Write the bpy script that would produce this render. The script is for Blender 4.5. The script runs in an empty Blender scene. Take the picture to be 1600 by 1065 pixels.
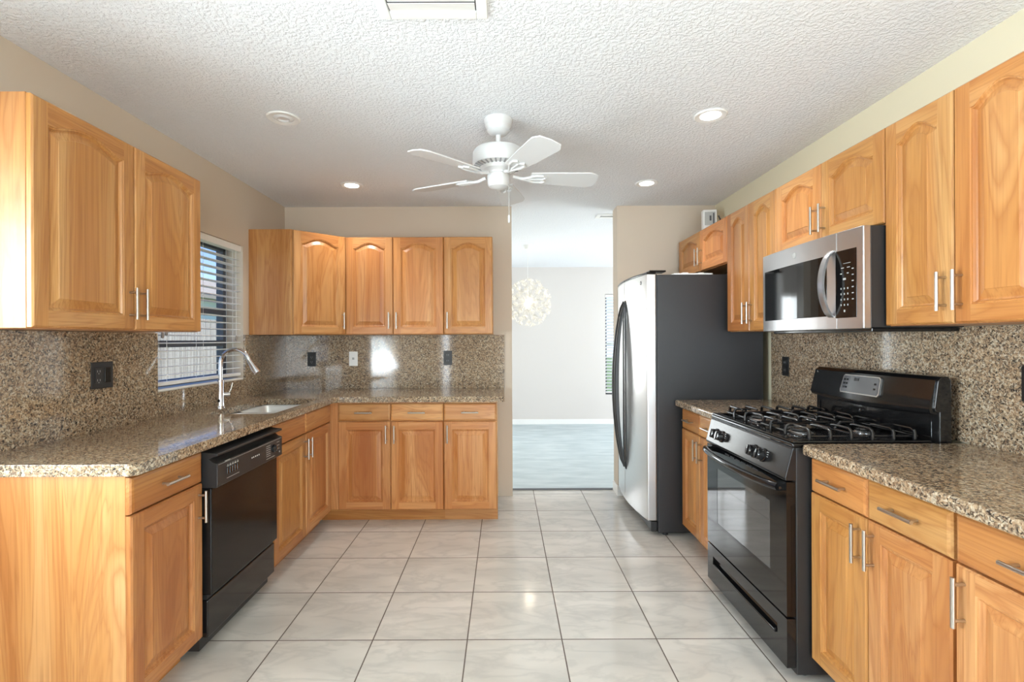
import bpy, bmesh, math, random
from mathutils import Vector, Matrix
random.seed(7)
scene = bpy.context.scene
C = scene.collection
PI = math.pi

# ---------------------------------------------------------------- camera
cam_d = bpy.data.cameras.new('camera')
cam = bpy.data.objects.new('camera', cam_d); C.objects.link(cam)
EYE = 1.314
cam.location = (0, 0, EYE)
cam.rotation_euler = (PI/2, 0, 0)
ROLL = math.radians(0.25)
cam.rotation_euler = (Matrix.Rotation(PI/2, 3, 'X') @ Matrix.Rotation(-ROLL, 3, 'Z')).to_euler()
cam_d.sensor_width = 36.0
cam_d.lens = 783.0/1600*36
cam_d.shift_x = 12.0/1600
cam_d.shift_y = -1.5/1600
cam_d.clip_start = 0.05
scene.camera = cam

# ---------------------------------------------------------------- view + world
vs = scene.view_settings
vs.view_transform = 'Standard'
try: vs.look = 'None'
except Exception: pass
vs.gamma = 1.0
vs.use_curve_mapping = False
vs.exposure = 0.31
scene.cycles.use_denoising = True
scene.cycles.max_bounces = 10
scene.cycles.diffuse_bounces = 6
scene.cycles.glossy_bounces = 5
scene.cycles.sample_clamp_indirect = 6.0
scene.cycles.caustics_reflective = False
scene.cycles.caustics_refractive = False

w = bpy.data.worlds.new('sky'); scene.world = w; w.use_nodes = True
wn = w.node_tree; wn.nodes.clear()
_o = wn.nodes.new('ShaderNodeOutputWorld'); _b = wn.nodes.new('ShaderNodeBackground')
_tc = wn.nodes.new('ShaderNodeTexCoord'); _sep = wn.nodes.new('ShaderNodeSeparateXYZ')
_r = wn.nodes.new('ShaderNodeValToRGB')
_r.color_ramp.elements[0].position = 0.02; _r.color_ramp.elements[0].color = (0.50, 0.66, 0.9, 1)
_r.color_ramp.elements[1].position = 0.22; _r.color_ramp.elements[1].color = (0.035, 0.13, 0.42, 1)
wn.links.new(_tc.outputs['Generated'], _sep.inputs[0]); wn.links.new(_sep.outputs[2], _r.inputs[0])
wn.links.new(_r.outputs[0], _b.inputs[0]); _b.inputs[1].default_value = 2.2
wn.links.new(_b.outputs[0], _o.inputs[0])

def lamp(name, kind, loc, rot, energy, color=(1, 1, 1), **kw):
    d = bpy.data.lights.new(name, kind); d.energy = energy; d.color = color
    for k, v in kw.items(): setattr(d, k, v)
    o = bpy.data.objects.new(name, d); C.objects.link(o)
    o.location = loc; o.rotation_euler = rot
    return o

# sun from the right side of the house: lights the yard only
lamp('sun', 'SUN', (5, 5, 8), (0, math.radians(26), math.radians(-8)), 7.0, (1, .96, .9), angle=0.01)
# daylight arriving through the windows and glass doors
DAY = (0.86, 0.945, 1.0)
def daylight(loc, rot, sx, sy, e, col=DAY):
    return lamp('daylight', 'AREA', loc, rot, e, col, shape='RECTANGLE', size=sx, size_y=sy)
UP = math.radians(20)      # upward tilt of the daylight lamps, added to brighten the ceiling
daylight((0.85, -3.27, 1.08), (PI/2+UP, 0, 0), 1.5, 1.95, 150)           # glass door behind the camera, faces +Y
daylight((-1.36, -3.27, 1.1), (PI/2, 0, 0), .12, 1.7, 6)              # narrow side light beside that door
daylight((-2.12, 0.55, 1.38), (0, -PI/2-UP*1.4, 0), 1.2, 1.6, 175)            # breakfast window in the left wall, faces +X
daylight((-1.25, 7.98, 1.3), (-PI/2, 0, 0), 1.0, 1.4, 48, (1, .985, .97))             # dining room, far wall left, faces -Y
daylight((4.02, 6.1, 1.1), (0, PI/2+UP*.6, 0), 1.9, 2.2, 105, (1, .985, .97))           # dining room, glass door in the right wall, faces -X

# ---------------------------------------------------------------- materials
def srgb(r, g, b):
    f = lambda c: (c/255/12.92) if c/255 <= .04045 else ((c/255+.055)/1.055)**2.4
    return (f(r), f(g), f(b), 1)

class NT:
    def __init__(s, name):
        s.m = bpy.data.materials.new(name); s.m.use_nodes = True
        s.t = s.m.node_tree; s.t.nodes.clear()
        s.out = s.t.nodes.new('ShaderNodeOutputMaterial')
        s.p = s.t.nodes.new('ShaderNodeBsdfPrincipled')
        s.t.links.new(s.p.outputs[0], s.out.inputs[0])
    def n(s, typ, ins=None, **kw):
        x = s.t.nodes.new(typ)
        for k, v in kw.items(): setattr(x, k, v)
        for k, v in (ins or {}).items():
            if isinstance(v, bpy.types.NodeSocket): s.t.links.new(v, x.inputs[k])
            else: x.inputs[k].default_value = v
        return x
    def math(s, op, a, b=0.0, clamp=False):
        x = s.n('ShaderNodeMath', {0: a, 1: b}, operation=op); x.use_clamp = clamp
        return x.outputs[0]
    def ramp(s, fac, stops, interp='LINEAR'):
        x = s.n('ShaderNodeValToRGB', {0: fac}); cr = x.color_ramp; cr.interpolation = interp
        while len(cr.elements) < len(stops): cr.elements.new(0.5)
        for e, (p, c) in zip(cr.elements, stops): e.position = p; e.color = c
        return x.outputs[0]
    def mix(s, fac, a, b, mode='MIX'):
        x = s.n('ShaderNodeMix', data_type='RGBA', blend_type=mode)
        for i, v in ((0, fac), (6, a), (7, b)):
            if isinstance(v, bpy.types.NodeSocket): s.t.links.new(v, x.inputs[i])
            else: x.inputs[i].default_value = v
        return x.outputs[2]
    def set(s, **kw):
        for k, v in kw.items():
            k = {'color': 'Base Color', 'rough': 'Roughness', 'metal': 'Metallic', 'spec': 'Specular IOR Level',
                 'coat': 'Coat Weight', 'coatr': 'Coat Roughness', 'normal': 'Normal', 'emit': 'Emission Color', 'estr': 'Emission Strength',
                 'aniso': 'Anisotropic', 'alpha': 'Alpha', 'trans': 'Transmission Weight', 'ior': 'IOR'}[k]
            if isinstance(v, bpy.types.NodeSocket): s.t.links.new(v, s.p.inputs[k])
            else: s.p.inputs[k].default_value = v
        return s
    def bump(s, h, strength=.3, dist=.01):
        return s.n('ShaderNodeBump', {'Height': h, 'Strength': strength, 'Distance': dist}).outputs[0]
    def coord(s, which='Object', scale=(1, 1, 1), rot=(0, 0, 0), loc=None):
        tc = s.n('ShaderNodeTexCoord')
        mp = s.n('ShaderNodeMapping', {0: tc.outputs[which], 'Scale': scale, 'Rotation': rot})
        if loc is not None: s.t.links.new(loc, mp.inputs['Location'])
        return mp.outputs[0]

def plain(name, col, rough=.5, metal=0, spec=.5, **kw):
    return NT(name).set(color=col, rough=rough, metal=metal, spec=spec, **kw).m

def wood(name, axis, tint=(1, 1, 1)):
    t = NT(name)
    oi = t.n('ShaderNodeObjectInfo').outputs['Random']
    r30 = t.math('MULTIPLY', oi, 37.0)
    off = t.n('ShaderNodeCombineXYZ', {0: r30, 1: t.math('MULTIPLY', oi, 91.0), 2: t.math('MULTIPLY', oi, 53.0)}).outputs[0]
    s1 = (5.5, 5.5, .5) if axis == 'z' else ((.5, 5.5, 5.5) if axis == 'x' else (5.5, .5, 5.5))
    s2 = tuple(v*24 if v > 1 else v*5 for v in s1)
    c1 = t.coord('Object', s1, loc=off); c2 = t.coord('Object', s2, loc=off)
    n1 = t.n('ShaderNodeTexNoise', {'Vector': c1, 'Scale': 1.0, 'Detail': 4, 'Roughness': .5, 'Distortion': 1.2}).outputs[0]
    # cathedral figure: rings of a stretched noise field
    rings = t.math('FRACT', t.math('MULTIPLY', n1, 13.0))
    rings = t.math('ABSOLUTE', t.math('SUBTRACT', rings, .5))
    n2 = t.n('ShaderNodeTexNoise', {'Vector': c2, 'Scale': 1.0, 'Detail': 3, 'Roughness': .6}).outputs[0]
    base = t.ramp(n1, [(.28, srgb(184*tint[0], 116*tint[1], 60*tint[2])), (.5, srgb(206*tint[0], 143*tint[1], 81*tint[2])), (.72, srgb(223*tint[0], 170*tint[1], 112*tint[2]))])
    col = t.mix(t.math('MULTIPLY', t.math('POWER', rings, 2.0), 1.9), base, srgb(168, 100, 48))
    col = t.mix(t.math('MULTIPLY', t.math('SUBTRACT', n2, .48, True), 1.6, True), col, srgb(150, 88, 42))
    hv = t.n('ShaderNodeHueSaturation', {'Hue': t.math('ADD', t.math('MULTIPLY', t.math('FRACT', t.math('MULTIPLY', oi, 7.3)), .012), .494),
             'Saturation': 1.0, 'Value': t.math('ADD', t.math('MULTIPLY', oi, .2), .75), 'Color': col}).outputs[0]
    t.set(color=hv, rough=.34, spec=.42, coat=.12, coatr=.25, normal=t.bump(n2, .12, .002))
    return t.m

def granite(name, gain=1.0):
    t = NT(name)
    c = t.coord('Object')
    d = t.n('ShaderNodeTexNoise', {'Vector': c, 'Scale': 60.0, 'Detail': 2}).outputs[1]
    cv = t.mix(.02, c, d)
    v1 = t.n('ShaderNodeTexVoronoi', {'Vector': cv, 'Scale': 150.0}).outputs['Color']
    s = t.n('ShaderNodeSeparateXYZ', {0: v1}).outputs[0]
    v2 = t.n('ShaderNodeTexVoronoi', {'Vector': cv, 'Scale': 260.0}).outputs['Color']
    s2 = t.n('ShaderNodeSeparateXYZ', {0: v2}).outputs[1]
    g = lambda r, gg, b: tuple(list(x*gain for x in srgb(r, gg, b)[:3])+[1])
    big = t.n('ShaderNodeTexNoise', {'Vector': c, 'Scale': 3.0, 'Detail': 3}).outputs[0]
    a = t.ramp(s, [(0, g(46, 42, 40)), (.2, g(92, 78, 66)), (.36, g(146, 120, 94)), (.6, g(180, 156, 126)), (.82, g(202, 190, 168))], 'CONSTANT')
    b = t.ramp(s2, [(0, g(36, 35, 37)), (.22, g(124, 106, 88)), (.5, g(168, 146, 120)), (.8, g(194, 180, 156))], 'CONSTANT')
    col = t.mix(.45, a, b)
    col = t.mix(t.math('MULTIPLY', t.math('SUBTRACT', big, .45, True), 1.5, True), col, t.mix(1.0, col, srgb(222, 200, 180), 'MULTIPLY'))
    t.set(color=col, rough=.07, spec=.6)
    return t.m

def tile():
    t = NT('marble_floor_tile')
    T = .415; X0, Y0 = -.168, 2.200
    tc = t.n('ShaderNodeTexCoord').outputs['Object']
    sp = t.n('ShaderNodeSeparateXYZ', {0: tc})
    ux = t.math('DIVIDE', t.math('SUBTRACT', sp.outputs[0], X0), T); uy = t.math('DIVIDE', t.math('SUBTRACT', sp.outputs[1], Y0), T)
    fx = t.math('FRACT', t.math('ADD', ux, 100)); fy = t.math('FRACT', t.math('ADD', uy, 100))
    ex = t.math('MINIMUM', fx, t.math('SUBTRACT', 1.0, fx)); ey = t.math('MINIMUM', fy, t.math('SUBTRACT', 1.0, fy))
    e = t.math('MINIMUM', ex, ey)
    grout = t.math('LESS_THAN', e, .0065)
    cid = t.n('ShaderNodeCombineXYZ', {0: t.math('FLOOR', ux), 1: t.math('FLOOR', uy)}).outputs[0]
    wn_ = t.n('ShaderNodeTexWhiteNoise', {0: cid}, noise_dimensions='3D').outputs[1]
    off = t.n('ShaderNodeVectorMath', {0: wn_, 1: (13, 17, 0)}, operation='MULTIPLY').outputs[0]
    v = t.n('ShaderNodeVectorMath', {0: tc, 1: off}, operation='ADD').outputs[0]
    mp = t.n('ShaderNodeMapping', {0: v, 'Rotation': (0, 0, .7), 'Scale': (1, 2.4, 1)}).outputs[0]
    n = t.n('ShaderNodeTexNoise', {'Vector': mp, 'Scale': 3.2, 'Detail': 5, 'Roughness': .55, 'Distortion': .5}).outputs[0]
    vein = t.math('ABSOLUTE', t.math('SUBTRACT', n, .5))
    vein = t.math('SUBTRACT', 1.0, t.math('MULTIPLY', vein, 16.0, True), True)
    cl = t.n('ShaderNodeTexNoise', {'Vector': mp, 'Scale': 2.0, 'Detail': 3}).outputs[0]
    col = t.ramp(cl, [(.3, srgb(196, 193, 186)), (.55, srgb(212, 208, 200)), (.75, srgb(222, 217, 209))])
    col = t.mix(t.math('MULTIPLY', vein, .38), col, srgb(178, 176, 171))
    col = t.mix(grout, col, srgb(92, 80, 72))
    hb = t.n('ShaderNodeTexNoise', {'Vector': tc, 'Scale': 45.0, 'Detail': 2}).outputs[0]
    h = t.math('ADD', t.math('MULTIPLY', hb, .12), t.math('MULTIPLY', t.math('MULTIPLY', e, 60.0, True), 1.0))
    t.set(color=col, rough=t.math('ADD', t.math('MULTIPLY', grout, .6), .12), spec=.5, normal=t.bump(h, .22, .003))
    return t.m

def ceiling_mat():
    t = NT('textured_white_ceiling')
    c = t.coord('Object')
    n = t.n('ShaderNodeTexNoise', {'Vector': c, 'Scale': 85.0, 'Detail': 3, 'Roughness': .6}).outputs[0]
    v = t.n('ShaderNodeTexVoronoi', {'Vector': c, 'Scale': 70.0}, feature='SMOOTH_F1').outputs[0]
    h = t.math('SUBTRACT', n, t.math('MULTIPLY', v, .5))
    h = t.ramp(h, [(.18, (0, 0, 0, 1)), (.42, (1, 1, 1, 1))])
    t.set(color=srgb(237, 239, 242), rough=.9, spec=.1, normal=t.bump(h, .5, .007))
    return t.m

def wall_mat(name, col):
    t = NT(name)
    n = t.n('ShaderNodeTexNoise', {'Vector': t.coord('Object'), 'Scale': 120.0, 'Detail': 2}).outputs[0]
    t.set(color=col, rough=.65, spec=.25, normal=t.bump(n, .06, .003))
    return t.m

def carpet():
    t = NT('pale_blue_carpet')
    c = t.coord('Object')
    n = t.n('ShaderNodeTexNoise', {'Vector': c, 'Scale': 260.0, 'Detail': 2}).outputs[0]
    b = t.n('ShaderNodeTexNoise', {'Vector': t.coord('Object', (1, 3.5, 1)), 'Scale': 3.0, 'Detail': 4}).outputs[0]
    col = t.ramp(b, [(.3, srgb(184, 196, 199)), (.7, srgb(208, 217, 219))])
    t.set(color=col, rough=.95, spec=.1, normal=t.bump(n, .5, .006))
    return t.m

def glass(name='window_glass'):
    t = NT(name); nt = t.t
    nt.nodes.remove(t.p)
    tr = t.n('ShaderNodeBsdfTransparent', {0: (.93, .96, .96, 1)}); gl = t.n('ShaderNodeBsdfGlossy', {1: .02})
    fr = t.n('ShaderNodeLayerWeight', {0: .5}); fac = t.math('ADD', t.math('MULTIPLY', t.math('POWER', fr.outputs['Facing'], 4.0), .5), .03)
    mx = t.n('ShaderNodeMixShader', {0: fac, 1: tr.outputs[0], 2: gl.outputs[0]})
    nt.links.new(mx.outputs[0], t.out.inputs[0])
    return t.m

def steel(name, col=(200, 200, 202), rough=.3, metal=1.0, axis=(2, 2, 260), bump=.03):
    t = NT(name)
    n = t.n('ShaderNodeTexNoise', {'Vector': t.coord('Object', axis), 'Scale': 1.0, 'Detail': 2}).outputs[0]
    t.set(color=srgb(*col), rough=rough, metal=metal, normal=t.bump(n, bump, .002))
    return t.m

M = dict(
    wv=wood('honey_oak_upright_grain', 'z'), wh=wood('honey_oak_level_grain', 'x'), wy=wood('honey_oak_side_grain', 'z', (1.02, 1.05, 1.12)),
    wdark=plain('oak_shadow_gap', srgb(96, 56, 28), .6),
    granite=granite('polished_speckled_granite', 1.08),
    tile=tile(), ceil=ceiling_mat(), carpet=carpet(),
    wall=wall_mat('beige_wall_paint', srgb(205, 190, 172)), wall_lit=wall_mat('beige_wall_paint_lit', srgb(218, 210, 184)),  # right wall: same beige paint, creamy cast of the light put into its colour
    walld=wall_mat('pale_grey_wall_paint', srgb(215, 210, 206)),
    white=plain('white_paint', srgb(240, 240, 238), .4), fan=plain("white_enamel", srgb(214, 214, 214), .45),
    slat=plain('white_blind', srgb(242, 242, 240), .45),
    nickel=plain('brushed_nickel', srgb(196, 190, 182), .28, 1.0),
    chrome=plain('chrome', srgb(225, 225, 228), .08, 1.0),
    steel=steel('stainless_steel'), fsteel=steel('refrigerator_steel', (222, 222, 222), .32, 1.0, (260, 260, 2), .02),
    sink=plain('sink_steel', srgb(232, 232, 230), .35, .6),
    black=plain('black_enamel', srgb(22, 22, 23), .12, 0, .6), blackm=plain('black_textured_plastic', srgb(38, 38, 39), .42, 0, .5),
    fridgeside=None,
    iron=plain('cast_iron', srgb(26, 26, 27), .25, 0, .7),
    bglass=plain('black_glass', srgb(15, 15, 16), .07, 0, .5), ovenglass=plain('oven_window_glass', srgb(70, 70, 70), .04, 0, 1.0),
    gmark=plain('grey_marking', srgb(170, 170, 168), .5), wmark=plain('white_marking', srgb(225, 225, 222), .5),
    display=plain('grey_display_glass', srgb(84, 84, 87), .08, 0, .8), silver=plain('silver_trim', srgb(190, 190, 190), .25, .9),
    bronze=plain('dark_bronze_window_frame', srgb(84, 86, 92), .45), glass=glass(),
    plate=plain('black_wall_plate', srgb(26, 25, 25), .35), lens=None, bulb=None,
    fence=None, house=plain('neighbour_white_stucco', srgb(236, 234, 228), .8), roof=plain('neighbour_roof', srgb(150, 140, 130), .8),
    grass=plain('lawn', srgb(98, 120, 70), .95),
)
t = NT('refrigerator_black_side'); n = t.n('ShaderNodeTexNoise', {'Vector': t.coord(), 'Scale': 320.0, 'Detail': 2}).outputs[0]
t.set(color=srgb(44, 44, 46), rough=.4, normal=t.bump(n, .25, .002)); M['fridgeside'] = t.m
M['lens'] = plain('lamp_lens', (1, 1, 1, 1), .4, emit=(1, .97, .92, 1), estr=9.0)
M['lensoff'] = plain('unlit_lamp_lens', srgb(225, 225, 225), .3)
M['bulb'] = plain('warm_bulb', (1, 1, 1, 1), .4, emit=(1, .86, .66, 1), estr=30.0)
M['petal'] = plain('white_petals', srgb(232, 226, 214), .6)
t = NT('weathered_fence_wood'); c = t.coord('Object', (1, 14, .6))
n = t.n('ShaderNodeTexNoise', {'Vector': c, 'Scale': 2.0, 'Detail': 4}).outputs[0]
t.set(color=t.ramp(n, [(.3, srgb(150, 138, 128)), (.7, srgb(200, 190, 180))]), rough=.85); M['fence'] = t.m

# ---------------------------------------------------------------- mesh builder
class MB:
    def __init__(s): s.v = []; s.f = []; s.mi = []
    def add(s, vs, fs, mi=0):
        k = len(s.v); s.v += [tuple(p) for p in vs]; s.f += [tuple(i+k for i in f) for f in fs]; s.mi += [mi]*len(fs); return s
    def box(s, x0, x1, y0, y1, z0, z1, mi=0):
        x0, x1 = min(x0, x1), max(x0, x1); y0, y1 = min(y0, y1), max(y0, y1); z0, z1 = min(z0, z1), max(z0, z1)
        return s.add([(x0,y0,z0),(x1,y0,z0),(x1,y1,z0),(x0,y1,z0),(x0,y0,z1),(x1,y0,z1),(x1,y1,z1),(x0,y1,z1)],
                     [(0,3,2,1),(4,5,6,7),(0,1,5,4),(1,2,6,5),(2,3,7,6),(3,0,4,7)], mi)
    def prism(s, pts, a0, a1, plane='xy', mi=0):
        """polygon pts (CCW) extruded between a0 and a1 along the remaining axis"""
        def P(p, a):
            return {'xy': (p[0], p[1], a), 'xz': (p[0], a, p[1]), 'yz': (a, p[0], p[1])}[plane]
        n = len(pts)
        vs = [P(p, a0) for p in pts]+[P(p, a1) for p in pts]
        fs = [tuple(reversed(range(n))), tuple(range(n, 2*n))]+[(i, (i+1) % n, n+(i+1) % n, n+i) for i in range(n)]
        return s.add(vs, fs, mi)
    def tube(s, path, r, seg=12, mi=0, cap=True):
        path = [Vector(p) for p in path]; n = len(path)
        rr = r if isinstance(r, (list, tuple)) else [r]*n
        vs = []; prev = None
        for i, p in enumerate(path):
            d = (path[min(i+1, n-1)]-path[max(i-1, 0)]).normalized()
            if prev is None:
                a = Vector((0, 0, 1)) if abs(d.z) < .9 else Vector((1, 0, 0))
                u = d.cross(a).normalized()
            else:
                u = (prev-d*prev.dot(d)).normalized()
            prev = u; w_ = d.cross(u)
            for k in range(seg):
                t_ = 2*PI*k/seg; vs.append(p+u*math.cos(t_)*rr[i]+w_*math.sin(t_)*rr[i])
        fs = [(i*seg+k, i*seg+(k+1) % seg, (i+1)*seg+(k+1) % seg, (i+1)*seg+k) for i in range(n-1) for k in range(seg)]
        if cap: fs += [tuple(reversed(range(seg))), tuple(range((n-1)*seg, n*seg))]
        return s.add(vs, fs, mi)
    def lathe(s, prof, c=(0, 0, 0), seg=32, axis='z', mi=0):
        """prof: (radius, height) list"""
        def P(r, h, t_):
            a, b = r*math.cos(t_), r*math.sin(t_)
            q = {'z': (a, b, h), 'x': (h, a, b), 'y': (a, h, b)}[axis]
            return (c[0]+q[0], c[1]+q[1], c[2]+q[2])
        n = len(prof); vs = [P(r, h, 2*PI*k/seg) for r, h in prof for k in range(seg)]
        fs = [(i*seg+k, i*seg+(k+1) % seg, (i+1)*seg+(k+1) % seg, (i+1)*seg+k) for i in range(n-1) for k in range(seg)]
        fs += [tuple(range(seg)), tuple(range((n-1)*seg, n*seg))]
        return s.add(vs, fs, mi)
    def build(s, name, mat, parent=None, loc=(0, 0, 0), rotz=0, bevel=0, smooth=False, seg=2, normals=True):
        me = bpy.data.meshes.new(name); me.from_pydata(s.v, [], s.f)
        for m in (mat if isinstance(mat, (list, tuple)) else [mat]): me.materials.append(m)
        for p, mi in zip(me.polygons, s.mi): p.material_index = mi
        bm = bmesh.new(); bm.from_mesh(me)
        if normals: bmesh.ops.recalc_face_normals(bm, faces=bm.faces)
        if smooth:
            for f in bm.faces: f.smooth = True
            for e in bm.edges:
                if len(e.link_faces) != 2 or e.calc_face_angle(0) > .6: e.smooth = False
        bm.to_mesh(me); bm.free(); me.update()
        o = bpy.data.objects.new(name, me); C.objects.link(o)
        o.location = loc; o.rotation_euler = (0, 0, rotz); o.parent = parent
        if bevel:
            b = o.modifiers.new('bevel', 'BEVEL'); b.width = bevel; b.segments = seg; b.limit_method = 'ANGLE'; b.angle_limit = .7
        return o

def tag(o, label, cat, group=None):
    o['label'] = label; o['category'] = cat
    if group: o['group'] = group
    return o
def thing(name, label, cat, loc=(0, 0, 0), rotz=0, group=None):
    o = bpy.data.objects.new(name, None); C.objects.link(o); o.empty_display_size = .1
    o.location = loc; o.rotation_euler = (0, 0, rotz)
    return tag(o, label, cat, group)
def struct(o): o['kind'] = 'structure'; return o

XL, XR, YB, H = -1.845, 1.78, 4.22, 2.44
YF, DT = -3.2, 7.77
DXL, DXR = XL, 3.8

# ---------------------------------------------------------------- room shell
def wall_panel(u0, u1, z0, z1, holes):
    """rectangles covering the wall minus its holes; holes (u0,u1,z0,z1)"""
    us = sorted({u0, u1, *[h[0] for h in holes], *[h[1] for h in holes]})
    out = []
    for a, b in zip(us, us[1:]):
        hs = sorted([h for h in holes if h[0] <= a+1e-6 and h[1] >= b-1e-6], key=lambda h: h[2])
        z = z0
        for h in hs:
            if h[2] > z+1e-6: out.append((a, b, z, h[2]))
            z = h[3]
        if z < z1-1e-6: out.append((a, b, z, z1))
    return out
def wall_y(name, mat, x0, x1, y0, y1, z0, z1, holes=()):      # runs along Y
    m = MB()
    for a, b, c, d in wall_panel(y0, y1, z0, z1, list(holes)): m.box(x0, x1, a, b, c, d)
    return struct(m.build(name, mat))
def wall_x(name, mat, x0, x1, y0, y1, z0, z1, holes=()):      # runs along X
    m = MB()
    for a, b, c, d in wall_panel(x0, x1, z0, z1, list(holes)): m.box(a, b, y0, y1, c, d)
    return struct(m.build(name, mat))

struct(MB().box(XL-.2, XR+.2, YF-.2, 4.395, -.1, 0).build('floor', M['tile']))
struct(MB().box(DXL-.2, DXR+.2, 4.395, DT+.2, -.1, .008).build('floor_dining', M['carpet']))
struct(MB().box(DXL-.2, DXR+.2, YF-.2, DT+.2, H, H+.15).build('ceiling', M['ceil']))
WIN = (2.646, 3.541, 1.045, 1.985)
NOOK = (-.3, 1.42, .75, 2.0)
wall_y('wall_left', M['wall'], XL-.17, XL, YF, YB, 0, H, [WIN, NOOK])
wall_y('wall_right', M['wall_lit'], XR, XR+.15, YF, YB, 0, H)
wall_x('wall_back', M['wall'], XL-.17, .065, YB, YB+.165, 0, H)
wall_x('wall_back_right', M['wall'], .954, XR+.15, YB, YB+.165, 0, H)
FD = (.05, 1.65, 0, 2.1); FS = (-1.43, -1.29, .2, 2.0)
wall_x('wall_front', M['wall'], XL-.17, XR+.15, YF-.15, YF, 0, H, [FD, FS])
# dining room
wall_x('wall_dining_far', M['walld'], DXL-.15, DXR+.15, DT, DT+.15, 0, H, [(1.567, 2.47, .46, 2.02), (-1.75, -.75, .6, 2.0)])
wall_y('wall_dining_left', M['walld'], DXL-.17, DXL, YB+.165, DT, 0, H)
wall_y('wall_dining_right', M['walld'], DXR, DXR+.15, YB+.165, DT, 0, H, [(5.0, 7.2, 0, 2.1)])
wall_x('wall_dining_near_right', M['walld'], XR+.15, DXR+.15, YB, YB+.165, 0, H)
struct(MB().box(DXL, DXR, DT-.014, DT, 0, .085).build('baseboard_dining_far', M['white'], bevel=.004))
struct(MB().box(.954-.011, .954, YB-.011, YB+.165, 0, .085).box(.954, 1.0, YB-.011, YB, 0, .085).build('baseboard_doorway', M['white'], bevel=.003))
struct(MB().box(.065, .954, 4.385, 4.405, 0, .012).build('trim_1', plain('dark_threshold', srgb(110, 112, 116), .7)))

def window_unit(name, axis, at, u0, u1, z0, z1, sign, rails, mat, th=.05, fw=.04, mull=()):
    """a framed window; sign is the outward direction along its axis; at = outer plane of frame"""
    r = bpy.data.objects.new(name, None); C.objects.link(r); r['kind'] = 'structure'
    fr, gl = MB(), MB()
    def B(m, a, b, c, d, d0, d1):
        p0, p1 = at-sign*d0, at-sign*d1
        if axis == 'x': m.box(p0, p1, a, b, c, d)
        else: m.box(a, b, p0, p1, c, d)
    B(fr, u0, u0+fw, z0, z1, 0, th); B(fr, u1-fw, u1, z0, z1, 0, th)
    B(fr, u0, u1, z0, z0+fw, 0, th); B(fr, u0, u1, z1-fw, z1, 0, th)
    for z in rails: B(fr, u0+fw, u1-fw, z-.02, z+.02, 0, th)
    for u in mull: B(fr, u-.02, u+.02, z0+fw, z1-fw, 0, th)
    B(gl, u0+fw, u1-fw, z0+fw, z1-fw, th*.45, th*.55)
    a = fr.build('window_frame', mat, r, bevel=.003); b = gl.build('pane', M['glass'], r)
    return r
window_unit('window_1', 'x', XL-.165, WIN[0], WIN[1], WIN[2], WIN[3], -1, [1.52, 1.30], M['bronze'], th=.05, fw=.045)
window_unit('window_2', 'x', XL-.165, NOOK[0], NOOK[1], NOOK[2], NOOK[3], -1, [1.38], M['white'], mull=[.56])
window_unit('window_3', 'y', DT+.145, 1.567, 2.47, .46, 2.02, 1, [1.24], M['bronze'])
window_unit('window_4', 'y', DT+.145, -1.75, -.75, .6, 2.0, 1, [1.3], M['white'], mull=[-1.25])
window_unit('door_1', 'y', YF-.145, FD[0], FD[1], 0, 2.1, -1, [], M['white'], fw=.07, mull=[.85])
window_unit('window_5', 'y', YF-.145, FS[0], FS[1], FS[2], FS[3], -1, [], M['white'], fw=.015)
window_unit('door_2', 'x', DXR+.145, 5.0, 7.2, 0, 2.1, 1, [], M['white'], fw=.07, mull=[6.1])
# white sill board in the kitchen window reveal
struct(MB().box(XL-.115, XL-.0, WIN[0]+.001, WIN[1]-.001, WIN[2], WIN[2]+.012).build('trim_2', M['white'], bevel=.003))

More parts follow.
